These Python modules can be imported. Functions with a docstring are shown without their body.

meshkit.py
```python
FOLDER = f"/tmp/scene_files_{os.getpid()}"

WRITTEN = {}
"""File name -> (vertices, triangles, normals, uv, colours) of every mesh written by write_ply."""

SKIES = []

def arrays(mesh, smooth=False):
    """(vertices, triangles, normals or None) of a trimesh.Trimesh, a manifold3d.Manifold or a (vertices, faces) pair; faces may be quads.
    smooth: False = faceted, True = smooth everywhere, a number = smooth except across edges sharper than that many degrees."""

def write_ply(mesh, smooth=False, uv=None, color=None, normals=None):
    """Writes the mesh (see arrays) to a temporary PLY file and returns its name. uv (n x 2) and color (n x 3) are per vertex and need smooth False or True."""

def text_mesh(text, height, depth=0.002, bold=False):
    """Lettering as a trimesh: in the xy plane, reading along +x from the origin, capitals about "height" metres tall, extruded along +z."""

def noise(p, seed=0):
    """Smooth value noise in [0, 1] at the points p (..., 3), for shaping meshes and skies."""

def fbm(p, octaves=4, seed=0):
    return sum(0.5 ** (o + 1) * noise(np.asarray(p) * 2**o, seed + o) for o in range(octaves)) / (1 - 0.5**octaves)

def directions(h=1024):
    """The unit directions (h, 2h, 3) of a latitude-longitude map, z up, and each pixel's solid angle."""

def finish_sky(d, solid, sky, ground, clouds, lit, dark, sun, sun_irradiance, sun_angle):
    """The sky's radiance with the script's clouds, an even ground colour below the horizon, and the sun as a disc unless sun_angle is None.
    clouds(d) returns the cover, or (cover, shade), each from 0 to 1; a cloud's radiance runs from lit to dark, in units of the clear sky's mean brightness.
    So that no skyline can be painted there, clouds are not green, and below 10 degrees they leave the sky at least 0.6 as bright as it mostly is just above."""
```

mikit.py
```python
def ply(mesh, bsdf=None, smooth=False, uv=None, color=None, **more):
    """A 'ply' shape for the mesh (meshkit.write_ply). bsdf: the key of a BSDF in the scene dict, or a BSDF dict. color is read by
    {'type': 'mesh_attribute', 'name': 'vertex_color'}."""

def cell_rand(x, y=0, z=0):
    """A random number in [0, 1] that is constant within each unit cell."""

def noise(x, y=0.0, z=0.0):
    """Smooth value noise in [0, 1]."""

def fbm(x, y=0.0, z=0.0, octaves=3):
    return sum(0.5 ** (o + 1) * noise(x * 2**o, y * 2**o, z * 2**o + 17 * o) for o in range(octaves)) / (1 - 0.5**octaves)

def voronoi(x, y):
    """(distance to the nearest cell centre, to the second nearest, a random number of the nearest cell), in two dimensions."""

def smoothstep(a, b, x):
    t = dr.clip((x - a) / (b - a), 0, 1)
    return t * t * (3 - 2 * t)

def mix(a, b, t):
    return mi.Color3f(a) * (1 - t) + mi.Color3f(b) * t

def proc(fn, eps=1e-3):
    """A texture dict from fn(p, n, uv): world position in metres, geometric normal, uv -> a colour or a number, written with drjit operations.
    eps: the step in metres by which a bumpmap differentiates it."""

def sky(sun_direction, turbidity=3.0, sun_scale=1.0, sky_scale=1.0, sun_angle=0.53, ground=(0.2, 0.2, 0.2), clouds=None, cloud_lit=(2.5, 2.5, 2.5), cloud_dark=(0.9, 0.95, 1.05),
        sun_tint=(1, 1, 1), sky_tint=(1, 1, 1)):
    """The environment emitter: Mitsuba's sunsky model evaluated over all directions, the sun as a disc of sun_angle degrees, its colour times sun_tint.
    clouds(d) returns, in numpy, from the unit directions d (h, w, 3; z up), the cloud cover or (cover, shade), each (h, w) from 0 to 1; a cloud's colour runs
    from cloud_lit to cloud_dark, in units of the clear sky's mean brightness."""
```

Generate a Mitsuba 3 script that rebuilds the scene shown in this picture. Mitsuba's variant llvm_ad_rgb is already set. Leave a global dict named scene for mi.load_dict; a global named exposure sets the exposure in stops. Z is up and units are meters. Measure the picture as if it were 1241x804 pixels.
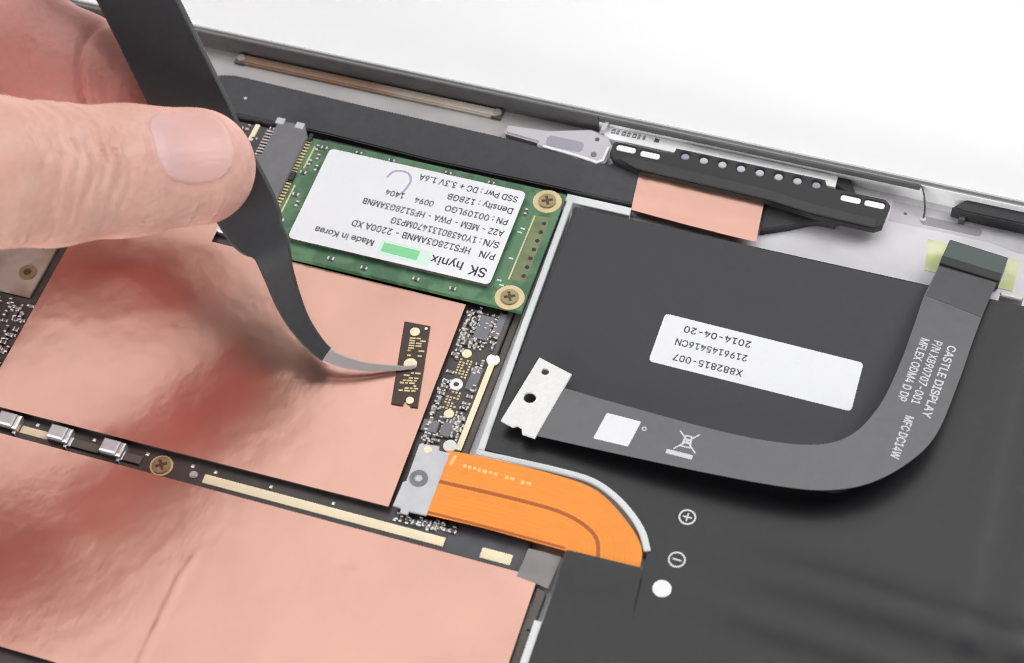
import math, random
import numpy as np, trimesh, manifold3d as m3
import mitsuba as mi, drjit as dr
import mikit, meshkit
from mikit import proc, fbm, noise, smoothstep, mix
from meshkit import text_mesh
from shapely.geometry import LineString, Polygon, Point
from shapely import affinity

# ---------------------------------------------------------------- camera, light, exposure
# the device frame: x along the rear edge, y towards the rear, z up; millimetres (MM turns them into metres); z = 0 is the top of the storage card's board
MM = 0.001
T = mi.ScalarTransform4f
scene, labels = {}, {}
exposure = 0.50
CAM = np.array([76.088, -198.432, 292.723]); FWD = np.array([-0.20518, 0.53510, -0.81949]); UP = np.array([-0.22831, 0.78803, 0.57173])
scene['camera'] = {'type': 'thinlens', 'fov': 30.03, 'fov_axis': 'x', 'near_clip': 0.02, 'far_clip': 10.0,
                   'aperture_radius': 0.0016, 'focus_distance': 0.362,
                   'to_world': T().look_at(origin=list(CAM * MM), target=list((CAM + FWD * 100) * MM), up=list(UP))}


def lamp(name, label, center, target, w, h, power, tint=(1, 1, 1)):
    """An unseen softbox out of view: black housing with a white diffuser that gives the light."""
    c, t = np.array(center, float), np.array(target, float)
    m = T().look_at(origin=list(c), target=list(t), up=[0.01, 0.02, 1.0])
    d = np.array([[-w, -h, 0], [w, -h, 0], [w, h, 0], [-w, h, 0]]) / 2
    v = np.vstack([d, d * 0.45 - [0, 0, 0.25]])
    f = np.array([[4, 5, 6], [4, 6, 7], [0, 5, 1], [0, 4, 5][::-1], [0, 4, 5], [1, 5, 6], [1, 6, 2], [2, 6, 7], [2, 7, 3], [3, 7, 4], [3, 4, 0]])
    scene[name + '__housing'] = {**mikit.ply((v, f), {'type': 'twosided', 'bsdf': {'type': 'diffuse', 'reflectance': {'type': 'rgb', 'value': [.03] * 3}}}), 'to_world': m}
    scene[name + '__diffuser'] = {**mikit.ply((d + [0, 0, .004], np.array([[0, 1, 2], [0, 2, 3]])), {'type': 'diffuse', 'reflectance': {'type': 'rgb', 'value': [.5] * 3}}),
                                  'to_world': m, 'emitter': {'type': 'area', 'radiance': {'type': 'rgb', 'value': [power * x for x in tint]}}}
    labels[name] = {'label': label, 'category': 'lamp'}


lamp('unseen_overhead_softbox', 'unseen wide overhead softbox, out of view, lighting the tablet and its copper', (-0.15, 0.45, 1.25), (0, 0.05, 0), 1.9, 1.6, 0.95)  # out of view, placed to light the tablet and reflect in the copper
lamp('unseen_key_softbox', 'unseen square softbox, out of view, lighting the tablet from the rear right', (0.80, 0.55, 0.85), (0, 0, 0), 0.6, 0.6, 5.6)  # out of view, placed so shadows fall forward and to the left
lamp('unseen_front_softbox', 'unseen low softbox behind the camera, lighting the thumb and finger undersides', (-0.35, -1.0, 0.32), (-.05, 0, 0.03), 1.1, 0.5, 4.2)  # out of view, kept low to light the thumb and finger undersides

# ---------------------------------------------------------------- materials


def rgb(c):
    return {'type': 'rgb', 'value': list(c) if not isinstance(c, (int, float)) else [c] * 3}


def mat(name, color, rough=0.5, metal=0.0, spec=0.5, bump=None, **more):
    b = {'type': 'principled', 'base_color': color if isinstance(color, dict) else rgb(color), 'roughness': rough, 'metallic': metal, 'specular': spec, **more}
    if bump:
        b = {'type': 'bumpmap', 'nested': b, 'bump': proc(bump[0], 2e-4), 'scale': bump[1]}
    scene[name] = b


def speckle(base, amp, freq):
    base = np.array(base)
    return proc(lambda p, n, uv: mi.Color3f(*base.tolist()) * (1 - amp + 2 * amp * fbm(p.x * freq, p.y * freq, p.z * freq, octaves=3)))


mat('m_table', speckle((.92, .92, .925), .015, 40), .6, spec=.3)
mat('m_magnesium', speckle((.60, .585, .61), .12, 220), .48, spec=.5, metal=.12)
mat('m_magnesium_worn', speckle((.40, .385, .38), .22, 160), .42, metal=.3)
mat('m_magnesium_grey', speckle((.47, .455, .475), .20, 200), .45, metal=.25)
mat('m_rim', speckle((.30, .30, .30), .08, 300), .42, metal=.3)
mat('m_rim_edge', (.50, .50, .50), .30, .5)
mat('m_gasket', speckle((.085, .083, .084), .25, 500), .5, spec=.5)
mat('m_gasket_black', speckle((.03, .03, .03), .25, 500), .5, spec=.5)
mat('m_foam', speckle((.066, .066, .072), .15, 900), .75, spec=.3, bump=(lambda p, n, uv: noise(p.x * 3500, p.y * 3500, p.z * 3500), 6e-5))
mat('m_tape', speckle((.042, .042, .045), .35, 1500), .7, spec=.3)
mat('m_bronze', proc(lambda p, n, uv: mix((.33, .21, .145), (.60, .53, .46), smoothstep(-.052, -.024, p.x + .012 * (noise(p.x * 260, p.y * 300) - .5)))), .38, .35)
mat('m_frost', (.48, .46, .50), .3, spec=.6)
mat('m_frost_dark', (.30, .28, .34), .3, spec=.6)
mat('m_white', (.80, .80, .80), .5)
mat('m_tape_white', (.88, .88, .88), .5)
mat('m_white_tray', (.66, .68, .675), .42)
mat('m_grey_clear', (.22, .21, .205), .5)
mat('m_black', (.012, .012, .013), .38)
mat('m_black_strip', (.016, .015, .016), .45)
mat('m_chip', speckle((.085, .078, .078), .6, 900), .5)
mat('m_ceramic', speckle((.26, .22, .19), .4, 900), .5)
mat('m_chip_grey', speckle((.17, .17, .185), .12, 900), .5)
mat('m_connector', speckle((.150, .147, .160), .15, 700), .45)
mat('m_pcb', speckle((.045, .036, .034), .5, 500), .35, spec=.5)
mat('m_pcb_blue', speckle((.060, .060, .070), .3, 400), .35)
mat('m_pcb_brown', speckle((.090, .072, .060), .35, 300), .5)
mat('m_strip_board', speckle((.035, .013, .004), .3, 500), .35)
mat('m_green', proc(lambda p, n, uv: mix((.045, .125, .058), (.085, .195, .095), smoothstep(.35, .65, fbm(p.x * 420, p.y * 420, 3.0)))), .38)
mat('m_green_trace', speckle((.16, .19, .085), .3, 600), .4)
mat('m_gold', speckle((.62, .50, .28), .15, 500), .42, .5)
mat('m_gold_pale', speckle((.82, .72, .50), .08, 500), .45, .35)
mat('m_tin', speckle((.52, .50, .49), .15, 900), .32, .7)
mat('m_steel', speckle((.50, .50, .52), .10, 600), .42, .4)
mat('m_bracket_beige', proc(lambda p, n, uv: mix((.30, .22, .15), (.42, .36, .31), smoothstep(.3, .7, fbm(p.x * 200, p.y * 200, 1.0)))), .45, .5)
mat('m_brass', speckle((.30, .235, .14), .25, 600), .36, .7)
mat('m_brass_dark', (.10, .070, .035), .4, .6)
mat('m_can', speckle((.13, .115, .11), .25, 400), .4, .5)
mat('m_orange', proc(lambda p, n, uv: mi.Color3f(.84, .262, .016) * (.90 + .20 * fbm(p.x * 260, p.y * 700, 2.0))), .36, spec=.5)
mat('m_orange_trace', (.81, .245, .014), .36)
mat('m_orange_line', (.40, .085, .006), .45)
mat('m_orange_print', (.98, .52, .20), .5)
mat('m_panel', speckle((.045, .044, .048), .06, 2000), .50, spec=.34)
mat('m_slot_shade', (.25, .24, .26), .5)
mat('m_film', speckle((.0105, .010, .0118), .08, 300), .33, spec=.50)
mat('m_cable', speckle((.118, .118, .123), .08, 700), .42, spec=.6)
mat('m_cable_dark', speckle((.075, .074, .080), .08, 700), .42, spec=.6)
mat('m_print_white', (.62, .62, .63), .6)
mat('m_print_black', (.045, .04, .05), .6)
mat('m_pencil', (.42, .38, .50), .7)
mat('m_label', speckle((.76, .765, .78), .02, 3000), .42)
mat('m_label_mint', (.78, .82, .81), .42)
mat('m_mint', (.22, .62, .30), .5)
mat('m_mint_pale', (.62, .80, .70), .5)
mat('m_stiffener', speckle((.74, .74, .72), .07, 2500), .5)
mat('m_yellowgreen', proc(lambda p, n, uv: mix((.50, .56, .24), (.62, .65, .42), smoothstep(.3, .7, fbm(p.x * 300, p.y * 300, 5.0)))), .3)
mat('m_conn_green', (.060, .080, .072), .35)
mat('m_tweezer_black', speckle((.030, .030, .033), .12, 1200), .42, spec=.6, bump=(lambda p, n, uv: noise(p.x * 4000, p.y * 4000, p.z * 4000), 1.5e-5))
mat('m_tweezer_steel', speckle((.56, .50, .50), .06, 600), .36, .55)


def copper_bump(p, n, uv):
    return .6 * fbm(p.x * 500, p.y * 500, 1.0) + .15 * noise(p.x * 2600, p.y * 900, 4.0)


def copper_color(p, n, uv):
    k = fbm(p.x * 90, p.y * 90, 7.0, octaves=4)
    return mi.Color3f(.53, .305, .245) * (.93 + .14 * k)


mat('m_copper', proc(copper_color), .265, .92, bump=(copper_bump, 5e-5))

THUMB = [((-52.9, -11.9, 35.0), 10.4), ((-61.9, -20.4, 40.8), 10.7), ((-70.1, -29.3, 47.4), 11.4), ((-76.9, -36.4, 54.3), 12.0), ((-89.4, -46.6, 63.6), 13.7), ((-107.7, -58.4, 64.1), 18.2)]
TIP = np.array(THUMB[0][0])
THUMB_AX = np.array(THUMB[1][0]) - TIP
THUMB_AX /= np.linalg.norm(THUMB_AX)
NAIL_N = -FWD + 0.22 * UP
NAIL_N -= THUMB_AX * (NAIL_N @ THUMB_AX)
NAIL_N /= np.linalg.norm(NAIL_N)
ACROSS = np.cross(NAIL_N, THUMB_AX)


def skin_color(p, n, uv):
    q = p * 1000
    a = (q.x - float(TIP[0])) * float(THUMB_AX[0]) + (q.y - float(TIP[1])) * float(THUMB_AX[1]) + (q.z - float(TIP[2])) * float(THUMB_AX[2])
    k = fbm(q.x * .22, q.y * .22, q.z * .22, octaves=4)
    m = fbm(q.x * 1.1, q.y * 1.1, q.z * 1.1, octaves=2)
    c = mix((.68, .375, .300), (.74, .435, .360), smoothstep(.25, .75, k))
    c = mix(c, (.78, .42, .36), .5 * smoothstep(3, -9, a))             # pink fingertip
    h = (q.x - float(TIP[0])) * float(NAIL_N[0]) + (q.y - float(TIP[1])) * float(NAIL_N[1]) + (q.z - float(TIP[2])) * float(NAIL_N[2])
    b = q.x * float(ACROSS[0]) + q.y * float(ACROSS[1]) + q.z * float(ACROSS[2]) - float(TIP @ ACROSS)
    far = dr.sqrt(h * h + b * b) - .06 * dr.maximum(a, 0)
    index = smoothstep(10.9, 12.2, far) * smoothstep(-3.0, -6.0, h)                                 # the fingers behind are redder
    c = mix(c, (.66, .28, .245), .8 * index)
    c = mix(c, (.88, .10, .085), smoothstep(-1.5, -6.0, h) * (1 - index * smoothstep(-.85, -.5, n.z)))      # palm sides redder, pushed past skin tone so their copper reflections read red
    return c * (.95 + .10 * m)


def skin_bump(p, n, uv):
    q = p * 1000
    a = (q.x - float(TIP[0])) * float(THUMB_AX[0]) + (q.y - float(TIP[1])) * float(THUMB_AX[1]) + (q.z - float(TIP[2])) * float(THUMB_AX[2])
    b = q.x * float(ACROSS[0]) + q.y * float(ACROSS[1]) + q.z * float(ACROSS[2])
    w = fbm(q.x * .5, q.y * .5, q.z * .5)
    lines = noise(a * 1.6 + 2.5 * w, b * .35, 1.0)
    return .5 * lines + .5 * fbm(q.x * 2.2, q.y * 2.2, q.z * 2.2)


mat('m_skin', proc(skin_color), .46, spec=.45, bump=(skin_bump, 3.4e-4))


def nail_color(p, n, uv):
    q = p * 1000
    a = (q.x - float(TIP[0])) * float(THUMB_AX[0]) + (q.y - float(TIP[1])) * float(THUMB_AX[1]) + (q.z - float(TIP[2])) * float(THUMB_AX[2])
    c = mix((.72, .42, .375), (.70, .44, .415), smoothstep(4, 11, a))
    return mix(c, (.78, .50, .43), smoothstep(-.8, -3.0, a))


mat('m_nail', proc(nail_color), .46, spec=.5, bump=(lambda p, n, uv: noise(p.x * 300 + p.y * 260, p.z * 2200 + p.y * 1800, 3.0), 6e-5))

# ---------------------------------------------------------------- helpers


def numbered(key):
    taken = lambda k: k in scene or k in labels or any(x.startswith(k + '__') for x in scene)
    if not taken(key):
        return key
    i = 1
    while taken(f'{key}_{i:03d}'):
        i += 1
    return f'{key}_{i:03d}'


def thing(name, label, cat, group=None):
    key = numbered(name)
    labels[key] = {'label': label, 'category': cat}
    if group:
        labels[key]['group'] = group
    return key


def as_mesh(m):
    if hasattr(m, 'to_mesh'):
        g = m.to_mesh()
        return np.array(g.vert_properties[:, :3], float), np.array(g.tri_verts)
    if isinstance(m, (tuple, list)):
        return np.array(m[0], float), np.array(m[1])
    return np.array(m.vertices, float), np.array(m.faces)


def put(name, mesh, material, parent=None, smooth=False, label=None, stuff=False):
    key = numbered(f'{parent}__{name}' if parent else name)
    v, f = as_mesh(mesh)
    scene[key] = mikit.ply((v * MM, f), material, smooth=smooth)
    if label or stuff:
        labels[key] = {}
        if label:
            labels[key]['label'] = label
        if stuff:
            labels[key]['kind'] = 'stuff'
    return key


def join(ms):
    vs, fs, at = [], [], 0
    for m in ms:
        v, f = as_mesh(m)
        vs.append(v); fs.append(f + at); at += len(v)
    return np.vstack(vs), np.vstack(fs)


def box(x0, x1, y0, y1, z0, z1, c=0.0, rot=0.0):
    """A box with chamfered top edges, turned about its own centre by rot degrees."""
    c = min(c, (x1 - x0) * .3, (y1 - y0) * .3, (z1 - z0) * .6)
    r = lambda k, z: [[x0 + k, y0 + k, z], [x1 - k, y0 + k, z], [x1 - k, y1 - k, z], [x0 + k, y1 - k, z]]
    v = np.array(r(0, z0) + (r(0, z1 - c) + r(c, z1) if c > 0 else r(0, z1)), float)
    f = [[0, 2, 1], [0, 3, 2]]
    n = len(v) // 4
    for k in range(n - 1):
        for i in range(4):
            a, b = 4 * k + i, 4 * k + (i + 1) % 4
            f += [[a, b, b + 4], [a, b + 4, a + 4]]
    t = 4 * (n - 1)
    f += [[t, t + 1, t + 2], [t, t + 2, t + 3]]
    if rot:
        m, (s, k) = np.array([(x0 + x1) / 2, (y0 + y1) / 2]), (math.sin(math.radians(rot)), math.cos(math.radians(rot)))
        d = v[:, :2] - m
        v[:, :2] = m + np.stack([d[:, 0] * k - d[:, 1] * s, d[:, 0] * s + d[:, 1] * k], 1)
    return v, np.array(f)


def rings(g):
    out = []
    for q in getattr(g, 'geoms', [g]):
        q = Polygon(q.exterior, q.interiors)
        e = np.array(q.exterior.coords)[:-1]
        out.append(e if q.exterior.is_ccw else e[::-1])
        for h in q.interiors:
            e = np.array(h.coords)[:-1]
            out.append(e[::-1] if h.is_ccw else e)
    return out


def slab(poly, z0, z1, holes=(), c=0.0):
    """A plate of the outline poly (points or a shapely polygon) from z0 to z1; c rounds its top edge a little."""
    g = poly if hasattr(poly, 'geom_type') else Polygon(poly)
    g = g.buffer(0)
    for h in holes:
        g = g.difference(h if hasattr(h, 'geom_type') else Polygon(h))
    if c > 0:
        a = m3.Manifold.extrude(m3.CrossSection([r.tolist() for r in rings(g)], m3.FillRule.EvenOdd), z1 - c - z0).translate([0, 0, z0])
        b = m3.Manifold.extrude(m3.CrossSection([r.tolist() for r in rings(g.buffer(-c))], m3.FillRule.EvenOdd), z1 - z0).translate([0, 0, z0])
        return a + b
    return m3.Manifold.extrude(m3.CrossSection([r.tolist() for r in rings(g)], m3.FillRule.EvenOdd), z1 - z0).translate([0, 0, z0])


def sheet(poly, th, zfun, step=1.0, holes=()):
    """A thin sheet over the outline whose height is zfun(x, y)."""
    m = slab(poly, 0, th, holes).refine_to_length(step)
    v, f = as_mesh(m)
    v[:, 2] += zfun(v[:, 0], v[:, 1])
    return v, f


def round_rect(x0, x1, y0, y1, r):
    return Polygon([(x0 + r, y0 + r), (x1 - r, y0 + r), (x1 - r, y1 - r), (x0 + r, y1 - r)]).buffer(r, 6)


def disc(x, y, r, z0, z1, n=24, c=0.0):
    return slab(Point(x, y).buffer(r, n // 4), z0, z1, c=c)


def ring(x, y, r0, r1, z0, z1):
    return slab(Point(x, y).buffer(r1, 6), z0, z1, holes=[Point(x, y).buffer(r0, 6)])


def smooth_line(pts, n=8):
    """Catmull-Rom through the points."""
    p = np.array(pts, float)
    q = np.vstack([2 * p[0] - p[1], p, 2 * p[-1] - p[-2]])
    out = []
    for i in range(1, len(q) - 2):
        a, b, c, d = q[i - 1], q[i], q[i + 1], q[i + 2]
        for t in np.arange(n) / n:
            out.append(.5 * (2 * b + (c - a) * t + (2 * a - 5 * b + 4 * c - d) * t * t + (3 * b - a - 3 * c + d) * t ** 3))
    return np.array(out + [p[-1]])


def lettering(string, start, direction, h, length, z, bold=False, slant=(0, 0)):
    """Flat print: reading from start along direction, capitals h tall, squeezed to the length."""
    m = text_mesh(string, h, depth=.02, bold=bold)
    v, f = as_mesh(m)
    v[:, 0] *= length / v[:, 0].max()
    d = np.array(direction, float); d /= np.linalg.norm(d)
    up = np.array([-d[1], d[0]])
    out = np.zeros_like(v)
    out[:, :2] = np.array(start) + v[:, :1] * d + v[:, 1:2] * up
    out[:, 2] = z + v[:, 2]
    return out, f


def cross_screw(name, x, y, z, r, parent, head='m_brass', rot=20, washer=None):
    """A screw with a cross recess; its washer, when given, is a sub-part."""
    bars = [affinity.rotate(Polygon([(x - r * .62, y - r * .16), (x + r * .62, y - r * .16), (x + r * .62, y + r * .16), (x - r * .62, y + r * .16)]), rot + k) for k in (0, 90)]
    cross = bars[0].union(bars[1])
    top = slab(Point(x, y).buffer(r, 6), z + .22, z + .5, holes=[cross], c=.08) + slab(Point(x, y).buffer(r * .96, 6), z, z + .24)
    key = put(name, top, head, parent, smooth=30)
    put('recess', slab(cross.buffer(-.01), z + .24, z + .27), 'm_brass_dark', key)
    if washer:
        put('washer', ring(x, y, r * .9, washer, z - .05, z + .12), 'm_gold', key)
    return key


def strip(pts, w, z0, z1, cap='flat'):
    return slab(LineString(pts).buffer(w / 2, cap_style=cap, join_style='round'), z0, z1)


def bumps(x, y, amp, freq, seed):
    return amp * (meshkit.fbm(np.stack([x * freq, y * freq, np.zeros_like(x) + .5], -1), 4, seed) - .5) * 2


def edge_distance(poly, x, y):
    p = np.array(poly, float)
    d = np.full(x.shape, 1e9)
    for a, b in zip(p, np.roll(p, -1, 0)):
        ab = b - a
        t = np.clip(((x - a[0]) * ab[0] + (y - a[1]) * ab[1]) / (ab @ ab), 0, 1)
        d = np.minimum(d, np.hypot(x - a[0] - t * ab[0], y - a[1] - t * ab[1]))
    return d


rnd = random.Random(7)

# ---------------------------------------------------------------- the setting
put('tabletop', box(-1500, 1500, -1200, 2200, -12.5, -7.5), 'm_table')
labels['tabletop'] = {'label': 'plain white tabletop under and behind the open tablet', 'kind': 'structure'}

# ---------------------------------------------------------------- the tablet's open case
case = thing('tablet_case', 'opened grey metal tablet case lying on the white table with its parts exposed', 'tablet')
X0, X1, Y0, Y1 = -150, 145, -151, 49.3
outer = round_rect(X0, X1, Y0, Y1, 6)
put('floor', slab(outer.buffer(-.5), -7.2, -4.0), 'm_magnesium', case)
put('rim', slab(outer, -7.4, 1.0, holes=[outer.buffer(-1.3)], c=.5), 'm_rim', case, smooth=30)
put('rim_edge', slab(outer.buffer(-.52), 1.0, 1.03, holes=[outer.buffer(-.8)]), 'm_rim_edge', case)
YI = Y1 - 1.3
put('gasket', box(-140, 3.6, YI - .45, YI - .02, -3.98, .55), 'm_gasket', case, label='tall dark gasket along the left of the rear wall')
put('gasket', box(3.7, 69, YI - .40, YI - .02, -.9, .35), 'm_gasket', case, label='narrow dark gasket along the right of the rear wall')
put('wall_lining', box(3.7, 140, YI - .2, YI - .01, -3.98, -.92), 'm_white', case)
put('wall_lining', box(69.1, 140, YI - .2, YI - .01, -1.70, .4), 'm_white', case)
# worn left part of the ledge: a grey coating sheet on the floor
put('ledge_coating', slab([(-140, 28), (-6, 28), (-6, 40), (-3, 45), (3, 47.6), (-140, 47.6)], -3.98, -3.88), 'm_magnesium_worn', case)
put('ledge_coating', slab([(64.5, 41.0), (84, 41.2), (90, 40.0), (140, 40), (140, 47.0), (64.5, 46.2)], -3.998, -3.94), 'm_magnesium_grey', case)
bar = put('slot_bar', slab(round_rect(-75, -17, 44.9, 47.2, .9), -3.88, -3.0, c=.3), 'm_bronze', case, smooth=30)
for sx, sy in ((-74.6, 46.0), (-17.6, 46.2)):
    put('rivet', disc(sx, sy, .9, -3.86, -2.6, c=.25), 'm_tin', bar, smooth=30)
    put('rivet_base', box(sx - 1.1, sx + 1.1, sy - 1.35, sy + 1.35, -3.87, -3.2, .15), 'm_pcb_brown', bar)
# slot at the right of the ledge: flat grey plate coloured as its shade
put('slot_shadow', slab(round_rect(70.5, 82.5, 41.9, 44.0, .9), -3.995, -3.9), 'm_slot_shade', case)
put('pin_hole', disc(67.4, 43.6, .35, -3.99, -3.93), 'm_gasket', case)

clip = thing('frosted_clip', 'frosted translucent plastic clip at the left end of the perforated black strip', 'clip')
put('body', slab(Polygon([(-14, 40.2), (-7, 39.6), (-6.4, 38.5), (2.0, 37.6), (6.2, 36.9), (7.8, 38.3), (8.0, 42.6), (6.4, 45.0), (2.6, 45.8), (-5.5, 43.2), (-14, 42.4)]).buffer(-.4).buffer(.4), -3.88, -1.45, c=.35), 'm_frost', clip, smooth=30)
put('window', slab(round_rect(-5.2, 2.4, 39.2, 41.9, .8), -1.46, -1.38), 'm_frost_dark', clip)
put('dowel', disc(4.6, 43.4, .45, -1.5, -1.3), 'm_gasket', clip)
put('dowel', disc(5.0, 39.4, .6, -1.5, -1.25), 'm_chip_grey', clip)
put('rib', strip([(-5.4, 38.7), (2, 38.2), (6.2, 37.6), (7.2, 38.4), (7.4, 42)], .5, -1.46, -1.2), 'm_white', clip)
put('rib', strip([(5.2, 45.2), (5.6, 48.0)], .7, -3.9, -.3), 'm_frost', clip)

tag = thing('white_tape', 'narrow white tape with faint grey marks along the rear wall', 'tape')
put('backing', box(4.4, 53, 44.7, 47.75, -3.98, -1.9, .1), 'm_tape_white', tag)
for k, w in enumerate((.9, .6, .9, .7, .9, .6, .5)):
    x = 6.6 + 1.1 * k
    put('faint_mark', slab([(x, 46.1), (x + w, 46.2), (x + w * .9, 47.5), (x + .1, 47.3)], -1.9, -1.885, holes=[[(x + .2, 46.5), (x + w - .2, 46.6), (x + w - .25, 47.0), (x + .25, 46.9)]]), 'm_chip_grey', tag)
put('faint_mark', box(15.6, 16.6, 46.3, 47.3, -1.9, -1.885), 'm_chip', tag)

foam = thing('foam_strip', 'long dark grey foam strip along the rear edge above the storage card', 'foam strip')
pts = [(-79, 29.9), (-79.2, 35.0), (-78.2, 37.6), (-76.2, 39.2), (-73.5, 39.9), (-70.5, 39.9), (-43.3, 39.3), (-14.5, 39.0), (-6.4, 38.6), (2.0, 37.7), (8.9, 37.9), (9.2, 38.6), (16.6, 36.9), (16.6, 29.5), (2.8, 29.4), (-25.9, 29.2), (-48.6, 30.0), (-66.2, 30.0)]
put('pad', slab(pts, -3.87, -1.5, c=.25), 'm_foam', foam, smooth=30)
put('speck', disc(-68.6, 34.4, .35, -1.52, -1.42), 'm_tin', foam)
put('recess_shade', box(-49, 2.4, 27.4, 29.3, -4.0, -2.6), 'm_black', foam)  # black strip standing in for the shade between foam and card

perf = thing('perforated_strip', 'black bracket strip with two pairs of white slots and a row of round holes', 'bracket strip')
pts = [(8.3, 42.3), (8.8, 42.8), (16.9, 42.7), (20.5, 42.6), (20.8, 44.4), (50.9, 44.5), (51.7, 42.8), (63.2, 42.8), (64.4, 41.6), (63.9, 36.2), (62.6, 35.2), (52, 35.1), (49.7, 35.4), (40.5, 36.4), (28, 36.6), (14.8, 36.8), (9.7, 38.0), (8.3, 39.6)]
slots = [round_rect(x - 2.0, x + 2.0, y - .75, y + .75, .55) for x, y in ((11.2, 41.4), (16.2, 41.2), (56.7, 41.0), (61.4, 41.0))]
holes = [Point(23.0 + 3.79 * k, 42.95 - .01 * k).buffer(1.0, 6) for k in range(8)]
put('plate', slab(pts, -1.4, 0.1, holes=slots + holes, c=.2), 'm_black_strip', perf, smooth=30)
put('lip', slab([(14.8, 36.8), (28, 36.6), (40.5, 36.4), (49.7, 35.4), (62.4, 35.2), (62.8, 37.2), (50, 37.6), (40, 38.8), (12, 39.4), (10.5, 38.3)], .1, .45, c=.12), 'm_gasket_black', perf, smooth=30)
for k, s in enumerate(slots):
    put('slot_insert', slab(s.buffer(-.05), -1.3, -.05), 'm_white', perf)
for k, h in enumerate(holes):
    dark = k in (0, 7)
    put('hole_insert', slab(h.buffer(-.18), -1.3, -.25 if not dark else -.3, c=.1), 'm_frost_dark' if dark else 'm_frost', perf, smooth=30)

tab = thing('copper_tab', 'small bright copper foil tab under the perforated black strip', 'foil tab')
put('foil', sheet([(15.0, 38.2), (40.5, 38.0), (41.3, 27.3), (28, 27.6), (16.0, 28.1)], .12,
                  lambda x, y: -1.25 + .05 * (y - 33) / 5 - .8 * np.clip((31.2 + .02 * x - y) / 4.5, 0, 1) ** 1.6 + bumps(x, y, .10, .35, 3), .8), 'm_copper', tab, smooth=30)
dt = thing('dark_tape', 'dark grey tape tongue beside the copper tab', 'tape')
put('body', slab(np.vstack([[(40.6, 37.6), (52.5, 37.6), (55, 36.6)], smooth_line([(55, 36.0), (51, 35.7), (46.5, 33.2), (41.3, 30.6)], 5)]), -3.9, -2.3, c=.2), 'm_tape', dt, smooth=30)

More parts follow.
